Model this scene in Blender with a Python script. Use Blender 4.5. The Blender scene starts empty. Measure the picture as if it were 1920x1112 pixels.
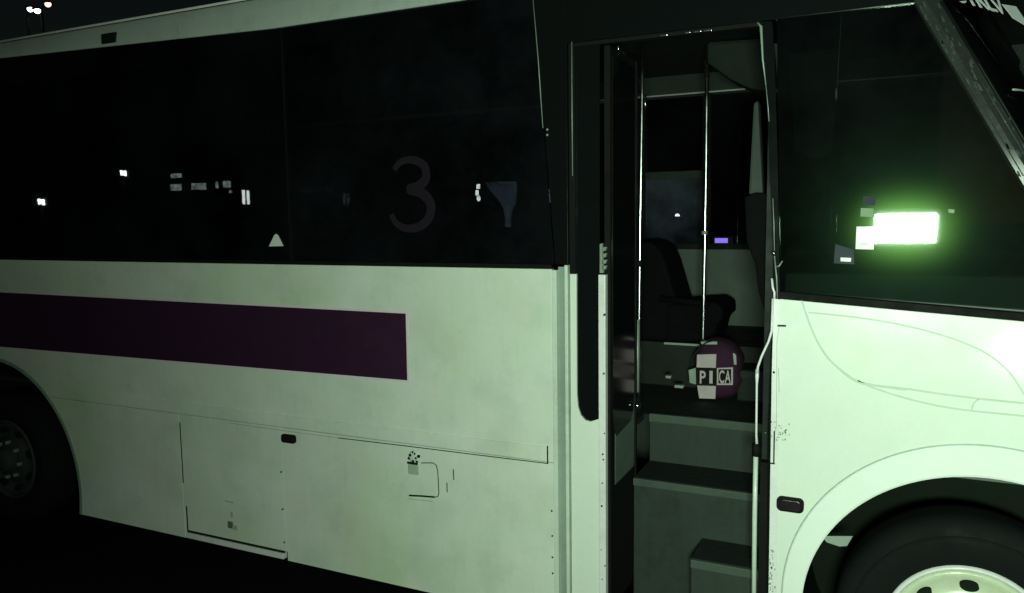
import bpy, bmesh, math, random
from mathutils import Vector, Matrix
random.seed(7)
PI = math.pi

# ------------------------------------------------------------------ camera
D, H = 3.36, 2.26
F, CX, CY = 1460.0, 960.0, 556.0
def norm(v): return v / v.length
v1 = Vector((-3110, -106, F)); v3 = Vector((200, 14244, F))
AX = -norm(v1)
v3 = v3 - AX * (v3 @ AX)
AZ = -norm(v3)
AY = AZ.cross(AX)                     # world axes written in camera axes (x right, y down, z forward)
cam_d = bpy.data.cameras.new('camera')
cam = bpy.data.objects.new('camera', cam_d)
bpy.context.scene.collection.objects.link(cam)
right = Vector((AX.x, AY.x, AZ.x)); down = Vector((AX.y, AY.y, AZ.y)); fwd = Vector((AX.z, AY.z, AZ.z))
up = -down
M = Matrix(((right.x, up.x, -fwd.x, 0), (right.y, up.y, -fwd.y, -D), (right.z, up.z, -fwd.z, H), (0, 0, 0, 1)))
cam.matrix_world = M
cam_d.sensor_fit = 'HORIZONTAL'; cam_d.sensor_width = 36.0
cam_d.lens = 36.0 * F / 1920.0
cam_d.clip_end = 500; cam_d.clip_start = 0.05
sc = bpy.context.scene
sc.camera = cam

# ------------------------------------------------------------------ world, light, exposure
world = bpy.data.worlds.new("World"); sc.world = world; world.use_nodes = True
wn = world.node_tree; wn.nodes.clear()
sky = wn.nodes.new('ShaderNodeTexSky'); sky.sky_type = 'NISHITA'; sky.sun_disc = False
sky.sun_elevation = math.radians(4); sky.sun_rotation = math.radians(165)
bg = wn.nodes.new('ShaderNodeBackground'); bg.inputs['Strength'].default_value = 0.0020
wo = wn.nodes.new('ShaderNodeOutputWorld')
wn.links.new(sky.outputs[0], bg.inputs[0]); wn.links.new(bg.outputs[0], wo.inputs[0])

def lamp(name, kind, loc, target, energy, color, **k):
    d = bpy.data.lights.new(name, kind); o = bpy.data.objects.new(name, d)
    sc.collection.objects.link(o); o.location = loc
    o.rotation_euler = (Vector(target) - Vector(loc)).to_track_quat('-Z', 'Y').to_euler()
    d.energy = energy; d.color = color
    for a, b in k.items(): setattr(d, a, b)
    return o
# work light that stands beside the camera: its mirror image is the bright oblong in the quarter glass
KEY = (0.190, -3.80, 2.120)
kl = lamp('work_light_beam', 'AREA', KEY, (1.35, 0, 1.85), 200, (0.75, 1.0, 0.75), shape='RECTANGLE', size=.47, size_y=.225)
# unseen low lamp added further right to make the hot spot on the front corner
LOW = (1.0, -3.7, 1.16)
lamp('hot_spot_beam', 'SPOT', LOW, (.3, 0, 1.9), 34, (0.8, 1.0, 0.8), spot_size=math.radians(130), spot_blend=1.0, shadow_soft_size=0.07)

vs = sc.view_settings
vs.view_transform = 'Standard'; vs.look = 'None'; vs.exposure = 0; vs.gamma = 1; vs.use_curve_mapping = False
try:
    sc.cycles.transparent_max_bounces = 16; sc.cycles.max_bounces = 6
except Exception: pass

# ------------------------------------------------------------------ helpers
def ray(px, py):
    d = Vector((px - CX, py - CY, F))
    return Vector((d @ AX, d @ AY, d @ AZ))
def on(px, py, y=0.0):               # world point on the upright plane at depth y
    r = ray(px, py); return Vector((0, -D, H)) + r * ((y + D) / r.y)
def onz(px, py, z):
    r = ray(px, py); return Vector((0, -D, H)) + r * ((z - H) / r.z)
def q(px, py, y=0.0):
    p = on(px, py, y); return (p.x, p.z)

class NT:
    def __init__(s, name):
        s.m = bpy.data.materials.new(name); s.m.use_nodes = True; s.t = s.m.node_tree; s.n = s.t.nodes
        s.n.clear(); s.out = s.n.new('ShaderNodeOutputMaterial')
    def node(s, t, **k):
        n = s.n.new(t)
        for a, b in k.items():
            if a in n.inputs: n.inputs[a].default_value = b
            else: setattr(n, a, b)
        return n
    def link(s, a, b): s.t.links.new(a, b)
    def coord(s, scale=(1, 1, 1)):
        tc = s.node('ShaderNodeTexCoord'); mp = s.node('ShaderNodeMapping')
        mp.inputs['Scale'].default_value = scale
        s.link(tc.outputs['Object'], mp.inputs['Vector']); return mp.outputs[0]
    def noise(s, scale, detail=4, rough=.6, sc=(1, 1, 1)):
        n = s.node('ShaderNodeTexNoise'); n.inputs['Scale'].default_value = scale
        n.inputs['Detail'].default_value = detail; n.inputs['Roughness'].default_value = rough
        s.link(s.coord(sc), n.inputs['Vector']); return n.outputs['Fac']
    def ramp(s, fac, stops):
        r = s.node('ShaderNodeValToRGB'); e = r.color_ramp.elements
        while len(e) < len(stops): e.new(.5)
        for i, (p, c) in enumerate(stops):
            e[i].position = p; e[i].color = (*c, 1) if len(c) == 3 else c
        s.link(fac, r.inputs[0]); return r.outputs[0]
    def mix(s, fac, a, b, mode='MIX'):
        m = s.node('ShaderNodeMix', data_type='RGBA', blend_type=mode)
        for sock, v in ((m.inputs[0], fac), (m.inputs[6], a), (m.inputs[7], b)):
            if hasattr(v, 'is_linked'): s.link(v, sock)
            elif isinstance(v, (int, float)): sock.default_value = v
            else: sock.default_value = (*v, 1)
        return m.outputs[2]

def paint(name, a, b, rough=.35, coat=.4, dirt=.0, bump=.02, bscale=2.0, metallic=0, streak=False, spec=.5, fineamt=.7, blotch=None):
    t = NT(name); p = t.node('ShaderNodeBsdfPrincipled')
    c = t.mix(t.noise(1.6, 5, .65), a, b)
    if blotch:
        for (col, scl, lo, hi, amt) in blotch:
            mk = t.ramp(t.noise(scl, 3, .55, (1, 1, 1.3)), [(lo, (0, 0, 0)), (hi, (amt, amt, amt))])
            c = t.mix(mk, c, col)
    fine = t.ramp(t.noise(30, 6, .7), [(.35, (.9, .9, .9)), (.6, (1, 1, 1))])
    c = t.mix(fineamt, c, fine, 'MULTIPLY')
    if dirt:
        s1 = t.ramp(t.noise(3.2, 8, .72), [(.52, (0, 0, 0)), (.78, (1, 1, 1))])
        s2 = t.ramp(t.noise(9, 6, .7, (3, 3, .35)), [(.5, (0, 0, 0)), (.8, (1, 1, 1))])
        mx = t.mix(.5, s1, s2, 'ADD') if streak else s1
        m2 = t.node('ShaderNodeMath', operation='MULTIPLY'); t.link(mx, m2.inputs[0]); m2.inputs[1].default_value = dirt
        c = t.mix(m2.outputs[0], c, (a[0]*.35, a[1]*.35, a[2]*.3))
    t.link(c, p.inputs['Base Color'])
    rr = t.ramp(t.noise(6, 5, .7), [(.3, (rough*.75,)*3), (.7, (min(1, rough*1.3),)*3)])
    t.link(rr, p.inputs['Roughness'])
    p.inputs['Coat Weight'].default_value = coat; p.inputs['Coat Roughness'].default_value = .12
    p.inputs['Metallic'].default_value = metallic; p.inputs['Specular IOR Level'].default_value = spec
    if bump:
        bm = t.node('ShaderNodeBump'); bm.inputs['Strength'].default_value = 1; bm.inputs['Distance'].default_value = bump
        t.link(t.noise(bscale, 3, .5), bm.inputs['Height']); t.link(bm.outputs[0], p.inputs['Normal'])
    t.link(p.outputs[0], t.out.inputs[0]); return t.m

def glass(name, tint, haze=.02, hazecol=(.4, .45, .5), rough=.01, halo=()):
    t = NT(name)
    tr = t.node('ShaderNodeBsdfTransparent'); tr.inputs[0].default_value = (*tint, 1)
    gl = t.node('ShaderNodeBsdfGlossy'); gl.inputs['Roughness'].default_value = rough
    df = t.node('ShaderNodeBsdfDiffuse'); df.inputs[0].default_value = (*hazecol, 1)
    m1 = t.node('ShaderNodeMixShader'); m2 = t.node('ShaderNodeMixShader')
    hz = t.ramp(t.noise(1.3, 7, .68), [(.38, (haze*.2,)*3), (.72, (haze*1.6,)*3)])
    t.link(hz, m1.inputs[0]); t.link(tr.outputs[0], m1.inputs[1]); t.link(df.outputs[0], m1.inputs[2])
    fr = t.node('ShaderNodeFresnel'); fr.inputs[0].default_value = 1.5
    t.link(fr.outputs[0], m2.inputs[0]); t.link(m1.outputs[0], m2.inputs[1]); t.link(gl.outputs[0], m2.inputs[2])
    last = m2
    for (w_, r_, c_) in halo:      # coloured rough gloss lobes imitate camera bloom around the mirrored lamp
        g2 = t.node('ShaderNodeBsdfGlossy', distribution='BECKMANN'); g2.inputs['Roughness'].default_value = r_; g2.inputs[0].default_value = (*c_, 1)
        mm = t.node('ShaderNodeMixShader'); mm.inputs[0].default_value = w_
        t.link(last.outputs[0], mm.inputs[1]); t.link(g2.outputs[0], mm.inputs[2]); last = mm
    t.link(last.outputs[0], t.out.inputs[0]); return t.m

def emit(name, col, strength, var=0):
    t = NT(name); e = t.node('ShaderNodeEmission'); e.inputs[1].default_value = strength
    if var:
        t.link(t.ramp(t.noise(var, 2, .5), [(.35, tuple(c*.25 for c in col)), (.65, col)]), e.inputs[0])
    else: e.inputs[0].default_value = (*col, 1)
    t.link(e.outputs[0], t.out.inputs[0]); return t.m

m_white = paint('white_body_paint', (.78, .76, .74), (.60, .70, .60), .32, .5, .22, .014, 1.1, streak=True, fineamt=.3, blotch=[((.52, .68, .36), 1.1, .48, .74, .55), ((.66, .60, .58), 2.1, .50, .74, .5), ((.44, .54, .46), 2.6, .52, .80, .5), ((.82, .80, .80), 1.7, .54, .74, .6)])
m_roof = paint('dull_roof_paint', (.56, .60, .57), (.42, .48, .44), .45, .2, .35, .004, 2, streak=True, fineamt=.3)
m_white2 = paint('white_front_paint', (.77, .78, .76), (.68, .76, .66), .25, .8, .06, .005, 1.2, fineamt=.2, blotch=[((.74, .80, .62), 1.6, .52, .72, .5), ((.76, .72, .72), 2.3, .52, .72, .4)])
m_rail = paint('worn_white_moulding', (.66, .72, .65), (.55, .63, .55), .45, .2, .45, .002, 5, streak=True)
m_edge = paint('chipped_white_aluminium', (.80, .77, .78), (.68, .68, .68), .4, .3, .35, .001, 9)
m_chan = paint('grimy_grey_green_channel', (.30, .36, .31), (.20, .26, .22), .5, .1, .5, .001, 9, streak=True)
m_black = paint('black_body_paint', (.0045, .0055, .0058), (.006, .007, .0075), .12, .0, 0, .0006, 3, spec=.4)
m_rubber = paint('black_rubber', (.004, .004, .004), (.008, .008, .008), .7, 0, .3, .001, 40, spec=.12)
m_tyre = paint('tyre_rubber', (.006, .007, .0068), (.010, .0115, .011), .8, 0, .4, .003, 12, spec=.08)
m_stripe = paint('plum_vinyl', (.026, .009, .027), (.042, .012, .038), .5, .1, .15, .002, 2, spec=.2)
m_pink = paint('pale_pink_edge', (.80, .66, .72), (.7, .6, .66), .5, 0, .1, 0)
m_seam = paint('dark_seam', (.006, .009, .006), (.012, .018, .012), .9, 0, 0, 0, spec=.05)
m_grime = paint('grey_green_line', (.33, .40, .33), (.42, .50, .42), .5, .2, .5, 0)
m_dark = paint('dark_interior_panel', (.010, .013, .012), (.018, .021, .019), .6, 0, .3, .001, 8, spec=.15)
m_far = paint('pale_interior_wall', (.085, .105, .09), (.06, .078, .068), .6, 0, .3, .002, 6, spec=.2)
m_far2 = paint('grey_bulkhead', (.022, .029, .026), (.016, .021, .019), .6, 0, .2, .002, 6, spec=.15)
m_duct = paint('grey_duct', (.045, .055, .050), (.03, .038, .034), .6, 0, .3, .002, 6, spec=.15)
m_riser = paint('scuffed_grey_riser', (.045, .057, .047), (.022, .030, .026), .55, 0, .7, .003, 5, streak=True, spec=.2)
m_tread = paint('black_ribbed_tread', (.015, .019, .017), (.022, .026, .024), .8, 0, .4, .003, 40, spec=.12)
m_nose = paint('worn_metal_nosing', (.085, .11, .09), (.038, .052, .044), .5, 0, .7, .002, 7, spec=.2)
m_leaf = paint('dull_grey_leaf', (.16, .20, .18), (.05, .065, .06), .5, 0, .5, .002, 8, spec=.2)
m_seat = paint('black_seat_fabric', (.0035, .0035, .0035), (.006, .006, .007), .95, 0, 0, .002, 40, spec=.04)
m_chrome = paint('chrome', (.75, .75, .80), (.6, .6, .66), .22, 0, .1, 0, metallic=1)
m_dull = paint('dull_aluminium', (.35, .40, .36), (.22, .27, .24), .45, 0, .4, .001, 12, metallic=.3)
m_rim = paint('cream_rim_paint', (.62, .66, .50), (.50, .56, .40), .4, .3, .3, .002, 6)
m_darkrim = paint('dark_rear_rim', (.07, .075, .08), (.02, .022, .022), .7, 0, .6, .002, 8, spec=.1)  # rear rim has a darker base colour than the front
m_cove = paint('dark_cove', (.014, .019, .017), (.009, .012, .0105), .7, 0, .3, .002, 4, spec=.1)
m_hem = paint('white_hem', (1.0, 1.0, 1.0), (.8, .8, .8), .8, 0, 0, 0)
m_dash = paint('grey_dashboard', (.16, .18, .17), (.09, .105, .095), .6, 0, .3, .004, 6, spec=.3)
m_marker = paint('dark_marker_lens', (.020, .010, .014), (.010, .008, .010), .3, .3, .2, .001, 60, spec=.3)
m_curtain = paint('grey_curtain', (.90, .80, 1.0), (.50, .46, .66), .9, 0, 0, 0)
m_sticker = paint('white_sticker', (.8, .8, .78), (.65, .66, .64), .5, .2, .1, 0)
m_bag = paint('dark_purple_cloth', (.062, .020, .050), (.026, .010, .026), .8, 0, .2, .006, 16, spec=.1)
m_bsticker = paint('pale_pink_label', (.55, .44, .47), (.44, .38, .40), .6, 0, .3, 0, spec=.2)
m_blk = paint('black_print', (.004, .004, .004), (.006, .006, .006), .6, 0, 0, 0, spec=.1)
m_num = paint('faded_purple_numeral', (.022, .014, .024), (.009, .007, .011), .8, 0, .3, 0, spec=.05)
m_letters = paint('white_lettering', (.7, .72, .76), (.55, .58, .6), .6, 0, .1, 0)
m_asphalt = paint('asphalt', (.010, .010, .011), (.006, .006, .007), .95, 0, .3, .01, 60, spec=.03)
m_facade = paint('dark_render_wall', (.05, .05, .05), (.03, .03, .03), .9, 0, .3, 0)
m_steel = paint('lamp_steel', (.006, .006, .006), (.009, .009, .009), .7, 0, .2, 0, spec=.05)
g_side = glass('tinted_side_glass', (.38, .40, .43), .012, (.36, .42, .52))  # its pale haze also stands in for dim patchy reflections
g_front = glass('front_quarter_glass', (.40, .46, .42), .007, rough=.028, halo=((.0015, .155, (.45, 1, .18)), (.0005, .27, (.45, 1, .55))))
g_dark = glass('dark_door_glass', (.10, .11, .11), .006)
g_far = glass('dusty_far_glass', (.5, .52, .56), .10, (.25, .3, .42))
e_white = emit('cool_white_lamp', (.9, .95, 1.0), 9.0)
e_orange = emit('orange_lamp', (1.0, .55, .35), 3.0)
e_violet = emit('violet_indicator', (.30, .22, 1.0), .9)
e_win = emit('lit_window', (.75, .95, .88), 3.2, 5)
e_door = emit('bright_lit_strip', (.9, 1, .97), 14)
e_spot = emit('bright_lamp', (.95, .97, 1), 40)

def obj(name, bm, mat, parent=None, smooth=False):
    me = bpy.data.meshes.new(name); bm.normal_update(); bm.to_mesh(me); bm.free()
    if smooth:
        for p in me.polygons: p.use_smooth = True
    me.materials.append(mat)
    o = bpy.data.objects.new(name, me); sc.collection.objects.link(o)
    if parent is not None:
        o.parent = parent
        o.matrix_parent_inverse = Matrix.Translation(-world_loc(parent))
    return o
def world_loc(o):
    return BASE.get(o.name, Vector((0, 0, 0)))
BASE = {}
def thing(name, label, cat, loc, group=None, parent=None):
    o = bpy.data.objects.new(name, None); sc.collection.objects.link(o)
    o.empty_display_size = .2
    if label: o['label'] = label
    if cat: o['category'] = cat
    if group: o['group'] = group
    if parent is not None:
        o.parent = parent; o.location = Vector(loc) - world_loc(parent)
    else: o.location = loc
    BASE[o.name] = Vector(loc)
    return o

def bev(bm, w, seg=2):
    if w > 0:
        es = [e for e in bm.edges if len(e.link_faces) == 2 and e.calc_face_angle(0) > .5]
        if es: bmesh.ops.bevel(bm, geom=es, offset=w, segments=seg, profile=.6, affect='EDGES', clamp_overlap=True)
def prism_bm(pts, y0, y1, b=0.0, bm=None, axis='y'):
    bm = bm or bmesh.new()
    def co(p, d): return (p[0], d, p[1]) if axis == 'y' else (d, p[0], p[1])
    a = [bm.verts.new(co(p, y0)) for p in pts]; c = [bm.verts.new(co(p, y1)) for p in pts]
    fs = [bm.faces.new(a), bm.faces.new(c[::-1])]
    n = len(pts)
    for i in range(n): fs.append(bm.faces.new((a[i], c[i], c[(i+1) % n], a[(i+1) % n])))
    bmesh.ops.recalc_face_normals(bm, faces=fs)
    bev(bm, b); return bm
def prism(name, pts, y0, y1, mat, parent=None, b=.0, axis='y'):
    return obj(name, prism_bm(pts, y0, y1, b, axis=axis), mat, parent)
def box(name, x0, x1, y0, y1, z0, z1, mat, parent=None, b=0.0, seg=2):
    bm = bmesh.new()
    bmesh.ops.create_cube(bm, size=1)
    for v in bm.verts:
        v.co = Vector(((x0+x1)/2 + v.co.x*(x1-x0), (y0+y1)/2 + v.co.y*(y1-y0), (z0+z1)/2 + v.co.z*(z1-z0)))
    bev(bm, b, seg); return obj(name, bm, mat, parent)
def tube_bm(pts, r, n=10, bm=None, flat=1.0):
    bm = bm or bmesh.new(); pts = [Vector(p) for p in pts]; rings = []
    rs = r if isinstance(r, (list, tuple)) else [r]*len(pts)
    for i, p in enumerate(pts):
        t = norm(pts[min(i+1, len(pts)-1)] - pts[max(i-1, 0)])
        a = t.cross(Vector((0, 1, 0)))
        if a.length < .01: a = t.cross(Vector((1, 0, 0)))
        a = norm(a); b = norm(t.cross(a))
        rings.append([bm.verts.new(p + (a*math.cos(k*2*PI/n) + b*flat*math.sin(k*2*PI/n))*rs[i]) for k in range(n)])
    for i in range(len(rings)-1):
        for k in range(n): bm.faces.new((rings[i][k], rings[i][(k+1) % n], rings[i+1][(k+1) % n], rings[i+1][k]))
    bm.faces.new(rings[0][::-1]); bm.faces.new(rings[-1])
    bmesh.ops.recalc_face_normals(bm, faces=bm.faces[:])
    return bm
def tube(name, pts, r, mat, parent=None, n=10, flat=1.0): return obj(name, tube_bm(pts, r, n, flat=flat), mat, parent, True)
def lathe(name, prof, c, mat, parent=None, n=96, smooth=True):   # prof: (radius, y)
    bm = bmesh.new(); rings = []
    for (r, y) in prof:
        rings.append([bm.verts.new((c[0] + r*math.cos(2*PI*k/n), c[1] + y, c[2] + r*math.sin(2*PI*k/n))) for k in range(n)])
    for i in range(len(rings)-1):
        for k in range(n): bm.faces.new((rings[i][k], rings[i][(k+1) % n], rings[i+1][(k+1) % n], rings[i+1][k]))
    bmesh.ops.remove_doubles(bm, verts=bm.verts[:], dist=1e-5)
    bmesh.ops.recalc_face_normals(bm, faces=bm.faces[:])
    o = obj(name, bm, mat, parent, smooth)
    return o
def text_obj(name, body, origin, xdir, ydir, size, mat, parent=None, extrude=.001, spacing=1.0):
    cu = bpy.data.curves.new(name, 'FONT'); cu.body = body; cu.size = size; cu.extrude = extrude; cu.offset = size*.018
    cu.space_character = spacing
    tmp = bpy.data.objects.new('tmp', cu); sc.collection.objects.link(tmp)
    me = bpy.data.meshes.new_from_object(tmp.evaluated_get(bpy.context.evaluated_depsgraph_get()))
    bpy.data.objects.remove(tmp); me.name = name
    x = norm(Vector(xdir)); yv = norm(Vector(ydir)); z = x.cross(yv)
    T = Matrix(((x.x, yv.x, z.x, origin[0]), (x.y, yv.y, z.y, origin[1]), (x.z, yv.z, z.z, origin[2]), (0, 0, 0, 1)))
    me.transform(T); me.materials.clear(); me.materials.append(mat)
    o = bpy.data.objects.new(name, me); sc.collection.objects.link(o)
    if parent is not None:
        o.parent = parent; o.matrix_parent_inverse = Matrix.Translation(-world_loc(parent))
    return o
def label(o, s): o['label'] = s; return o

# ------------------------------------------------------------------ setting
bm = bmesh.new(); bmesh.ops.create_grid(bm, x_segments=8, y_segments=8, size=150)
g = obj('ground', bm, m_asphalt); g['kind'] = 'structure'; g['label'] = 'black asphalt ground under the bus in the dark'

# ------------------------------------------------------------------ the bus
bus = thing('bus', 'white passenger bus with plum side stripe, tinted windows and an open front door', 'bus', (-2.4, 1.2, 0))

BELT = 2.014
XR, XF = -8.2, 1.5                      # rear end and front corner
SK = .293                              # bottom of the skirts
XD0 = on(1036, 700).x                  # end of the rear panels by the door
RC = (-5.60, .50, .79)                  # rear arch centre and radius
def arc(cx, cz, r, a0, a1, n=40): return [(cx + r*math.cos(math.radians(a0+(a1-a0)*i/n)), cz + r*math.sin(math.radians(a0+(a1-a0)*i/n))) for i in range(n+1)]
TH = .03
# circle fit of the rear arch
ZC = 1.085                              # horizontal joint
rx, rz, rr = -5.683, .452, .869
def arch_at(z): return math.acos(max(-1, min(1, (z-rz)/rr)))
# upper side panel: from the joint up to the belt, notch for the wheel arch
aj = math.degrees(math.asin((ZC-rz)/rr))
pts = [(XR, ZC)] + arc(rx, rz, rr, 180-aj, aj, 30) + [(XD0, ZC), (XD0, BELT), (XR, BELT)]
prism('upper_side_panel', pts, 0, TH, m_white, bus, .0025)
# rear skirt with the rest of the arch
xs = on(339, 850).x; xh = on(534, 930).x
ab = math.degrees(math.asin((SK-rz)/rr))
G = .0022
pts = arc(rx, rz, rr, aj-.2, ab, 24) + [(xs-G, SK), (xs-G, ZC-G)]
prism('rear_skirt', pts, 0.001, TH, m_white, bus, .002)
pts = [(XR, ZC-G), (XR, SK)] + arc(rx, rz, rr, 180-ab, 180-aj+.2, 24)
prism('rear_skirt', pts, 0.001, TH, m_white, bus, .002)
# wheel arch lip
bm = bmesh.new()
for a, b in ((rr-.012, -.006),):
    o_ = arc(rx, rz, rr, ab, 180-ab, 60); i_ = arc(rx, rz, rr-.022, ab, 180-ab, 60)
    prism_bm(o_ + i_[::-1], -.004, .02, 0, bm)
obj('arch_lip', bm, m_chan, bus)
# small hatch with its lower rail
hatch = prism('service_hatch', [(xs+G, .345), (xh-G*.6, .345), (xh-G*.6, ZC-G), (xs+G, ZC-G)], .0015, TH, m_white, bus, .002)
hr = box('hatch_rail', xs+.02, xh-.02, -.012, .02, SK+.008, .335, m_edge, bus, .003)
box('hatch_seam', xs+.02, xh-.02, -.003, .004, .336, .3475, m_seam, hatch)
p0, p1 = on(337, 792), on(340, 905)
box('hatch_gap', p0.x-.003, p0.x+.003, -.0015, .004, p1.z, p0.z, m_seam, hatch)
box('hatch_gap', xs+.018, xs+.026, -.0015, .004, .345, .50, m_seam, hatch)
a = on(436, 985)
box('hatch_latch', a.x-.034, a.x+.004, -.007, .004, a.z-.020, a.z+.022, m_leaf, hatch, .006)
box('hatch_latch', a.x+.002, a.x+.044, -.005, .004, a.z-.026, a.z+.004, m_grime, hatch, .006)
box('hatch_latch', a.x-.010, a.x+.012, -.004, .004, a.z+.05, a.z+.085, m_grime, hatch, .004)
box('hatch_latch', a.x-.05, a.x+.02, -.003, .004, a.z+.14, a.z+.148, m_grime, hatch, .001)
# large luggage hatch
lug = prism('luggage_hatch', [(xh+G*.6, SK), (XD0, SK-.004), (XD0, ZC-G), (xh+G*.6, ZC-G)], 0, TH, m_white, bus, .002)
def rivet(px, py, par, r=.0055, mat=m_seam):
    c = on(px, py)
    lathe('rivet', [(0, -.004), (r*.7, -.0035), (r, 0), (r, .003)], (c.x, 0, c.z), mat, par, 12)
for (px, py) in ((527, 885), (530, 955), (533, 1017)): rivet(px, py, lug)
for (px, py) in ((1034.5, 958), (1035.5, 1005), (1036, 1045), (1036.5, 1075)): rivet(px, py, lug, .005)
# lock and bent outline of its flap
def strip(name, pl, w, mat, par, y=-.0012, t=.004):
    """thin bead following a polyline given in the picture, laid on the body side"""
    P_ = [on(a, b) for a, b in pl]
    L, R = [], []
    for i, p in enumerate(P_):
        t_ = norm(P_[min(i+1, len(P_)-1)] - P_[max(i-1, 0)]); n_ = Vector((-t_.z, 0, t_.x))
        L.append(((p + n_*w/2).x, (p + n_*w/2).z)); R.append(((p - n_*w/2).x, (p - n_*w/2).z))
    bm = bmesh.new()
    for i in range(len(P_)-1):
        prism_bm([L[i], L[i+1], R[i+1], R[i]], y, y+t, 0, bm)
    return obj(name, bm, mat, par)
strip('flap_seam', [(790, 868), (812, 868), (818, 872), (821, 884), (823, 925), (821, 931), (815, 932)], .0045, m_seam, lug)
strip('flap_seam', [(815, 932), (790, 930), (767, 929)], .009, m_seam, lug, -.0014)
strip('flap_seam', [(764, 935), (790, 938), (812, 940)], .004, m_grime, lug, -.001)
strip('scratch', [(850, 880), (851, 900)], .005, m_seam, lug)
strip('scratch', [(838, 905), (838.5, 923)], .005, m_seam, lug)
c = on(777, 857)
lk = lathe('lock', [(0, -.008), (.022, -.008), (.034, -.004), (.037, .002)], (c.x, 0, c.z), m_rail, lug, 24)
for a0_, rr_, w_ in ((20, .030, .010), (75, .026, .007), (100, .034, .006), (150, .024, .010), (200, .032, .009), (262, .027, .010), (305, .031, .008), (345, .014, .008)):
    a_ = math.radians(a0_)
    lathe('lock_hole', [(0, -.0095), (w_*.8, -.0095), (w_, -.002)], (c.x+rr_*math.cos(a_), 0, c.z+rr_*.8*math.sin(a_)), m_seam, lk, 7, False)
cc = on(776, 877)
box('lock_cover', cc.x-.034, cc.x+.030, -.006, .002, cc.z-.036, cc.z+.018, m_grime, lug, .012)
box('lock_cover', cc.x-.036, cc.x+.026, -.0095, .0, cc.z+.020, cc.z+.030, m_seam, lug, .001)
# moulding over the joint
xm = on(1026, 850).x; zt = on(1026, 838).z
rub = box('moulding', on(108, 756).x+.02, xm, -.0055, .004, ZC+.003, zt, m_white, bus, .003)
strip('moulding_seam', [(634, 821), (760, 836), (900, 853.5), (1027, 869)], .0042, m_seam, bus, -.002)
strip('moulding_seam', [(1027, 836), (1027.5, 869)], .0045, m_seam, bus, -.007, .006)
strip('moulding_seam', [(430, 793), (529, 807), (634, 821)], .003, m_grime, bus, -.002)
rivet(622, 803, bus, .006)
# side markers
def marker(px, py, w, h):
    c = on(px, py)
    pts = []
    for (sx, sz, a0) in ((1, 1, 0), (-1, 1, 90), (-1, -1, 180), (1, -1, 270)):
        r = h*.32
        pts += [(c.x+sx*(w/2-r)+r*math.cos(math.radians(a0+i*18)), c.z+sz*(h/2-r)+r*math.sin(math.radians(a0+i*18))) for i in range(6)]
    o = prism('marker_light', pts, -.018, .004, m_rubber, bus, .004)
    pts2 = [(c.x+(x-c.x)*.78, c.z+(z-c.z)*.72) for x, z in pts]
    prism('lens', pts2, -.023, -.01, m_marker, o, .003)
marker(543, 822, .098, .048); marker(1482, 945, .108, .062)
# plum stripe with its pale edge
za, zb = 1.222+.18+.003, 1.598+.18
xe = on(763, 640).x
def stripe_pts(e):
    l0, l1 = q(0, 548), q(0, 650); r0, r1 = q(761, 588), q(764, 713)
    k0 = (r0[1]-l0[1])/(r0[0]-l0[0]); k1 = (r1[1]-l1[1])/(r1[0]-l1[0])
    xl = -8.1
    return [(xl, l1[1]+k1*(xl-l1[0])-e), (r1[0]+e, r1[1]-e), (r0[0]+e, r0[1]+e), (xl, l0[1]+k0*(xl-l0[0])+e)]
st = prism('stripe', stripe_pts(0), -.0030, .001, m_stripe, bus)
prism('stripe_edge', stripe_pts(.013), -.0015, .001, m_pink, st)

# ---- upper body, side windows
ZT = 3.285                             # top of the side glass
box('belt_rubber', XR, XD0, -.004, .02, BELT+.001, BELT+.022, m_rubber, bus, .002)
xj1 = on(537, 300).x
tl0, tl1 = q(999, 0), q(1018, 240)
kk = (tl1[0]-tl0[0])/(tl1[1]-tl0[1])
def slx(z): return tl0[0] + kk*(z-tl0[1])
pane1 = box('side_window', -6.9, xj1-.003, .003, .008, BELT+.024, ZT+.08, g_side, bus)
pane2 = prism('side_window', [(xj1+.003, BELT+.024), (slx(BELT), BELT+.024), (slx(ZT), ZT+.03), (xj1+.003, ZT+.03)], .003, .008, g_side, bus)
box('window_joint', xj1-.005, xj1+.005, .001, .012, BELT+.022, ZT-.004, m_rubber, bus)
box('window_post', xj1-.02, xj1+.02, .014, .05, BELT+.022, ZT, m_rubber, bus)
box('window_post', -6.94, -6.86, .014, .05, BELT+.022, ZT, m_rubber, bus)
box('rear_quarter', XR, -6.90, .0, .05, BELT+.022, ZT, m_black, bus)
xq = on(1064, 300).x
prism('door_pillar', [(slx(BELT)+.006, BELT+.022), (xq, BELT+.022), (xq, ZT-.002), (slx(ZT)+.006, ZT-.002)], .0, .06, m_black, bus, .003)
tube('pillar_seal', [on(999, -6, -.001), on(1009, 110, -.001), on(1018, 240, -.001)], .0022, m_dull, bus, 6)
for p in ((1026, 243), (1026, 253)): rivet(*p, bus, .006, m_dull)
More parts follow.
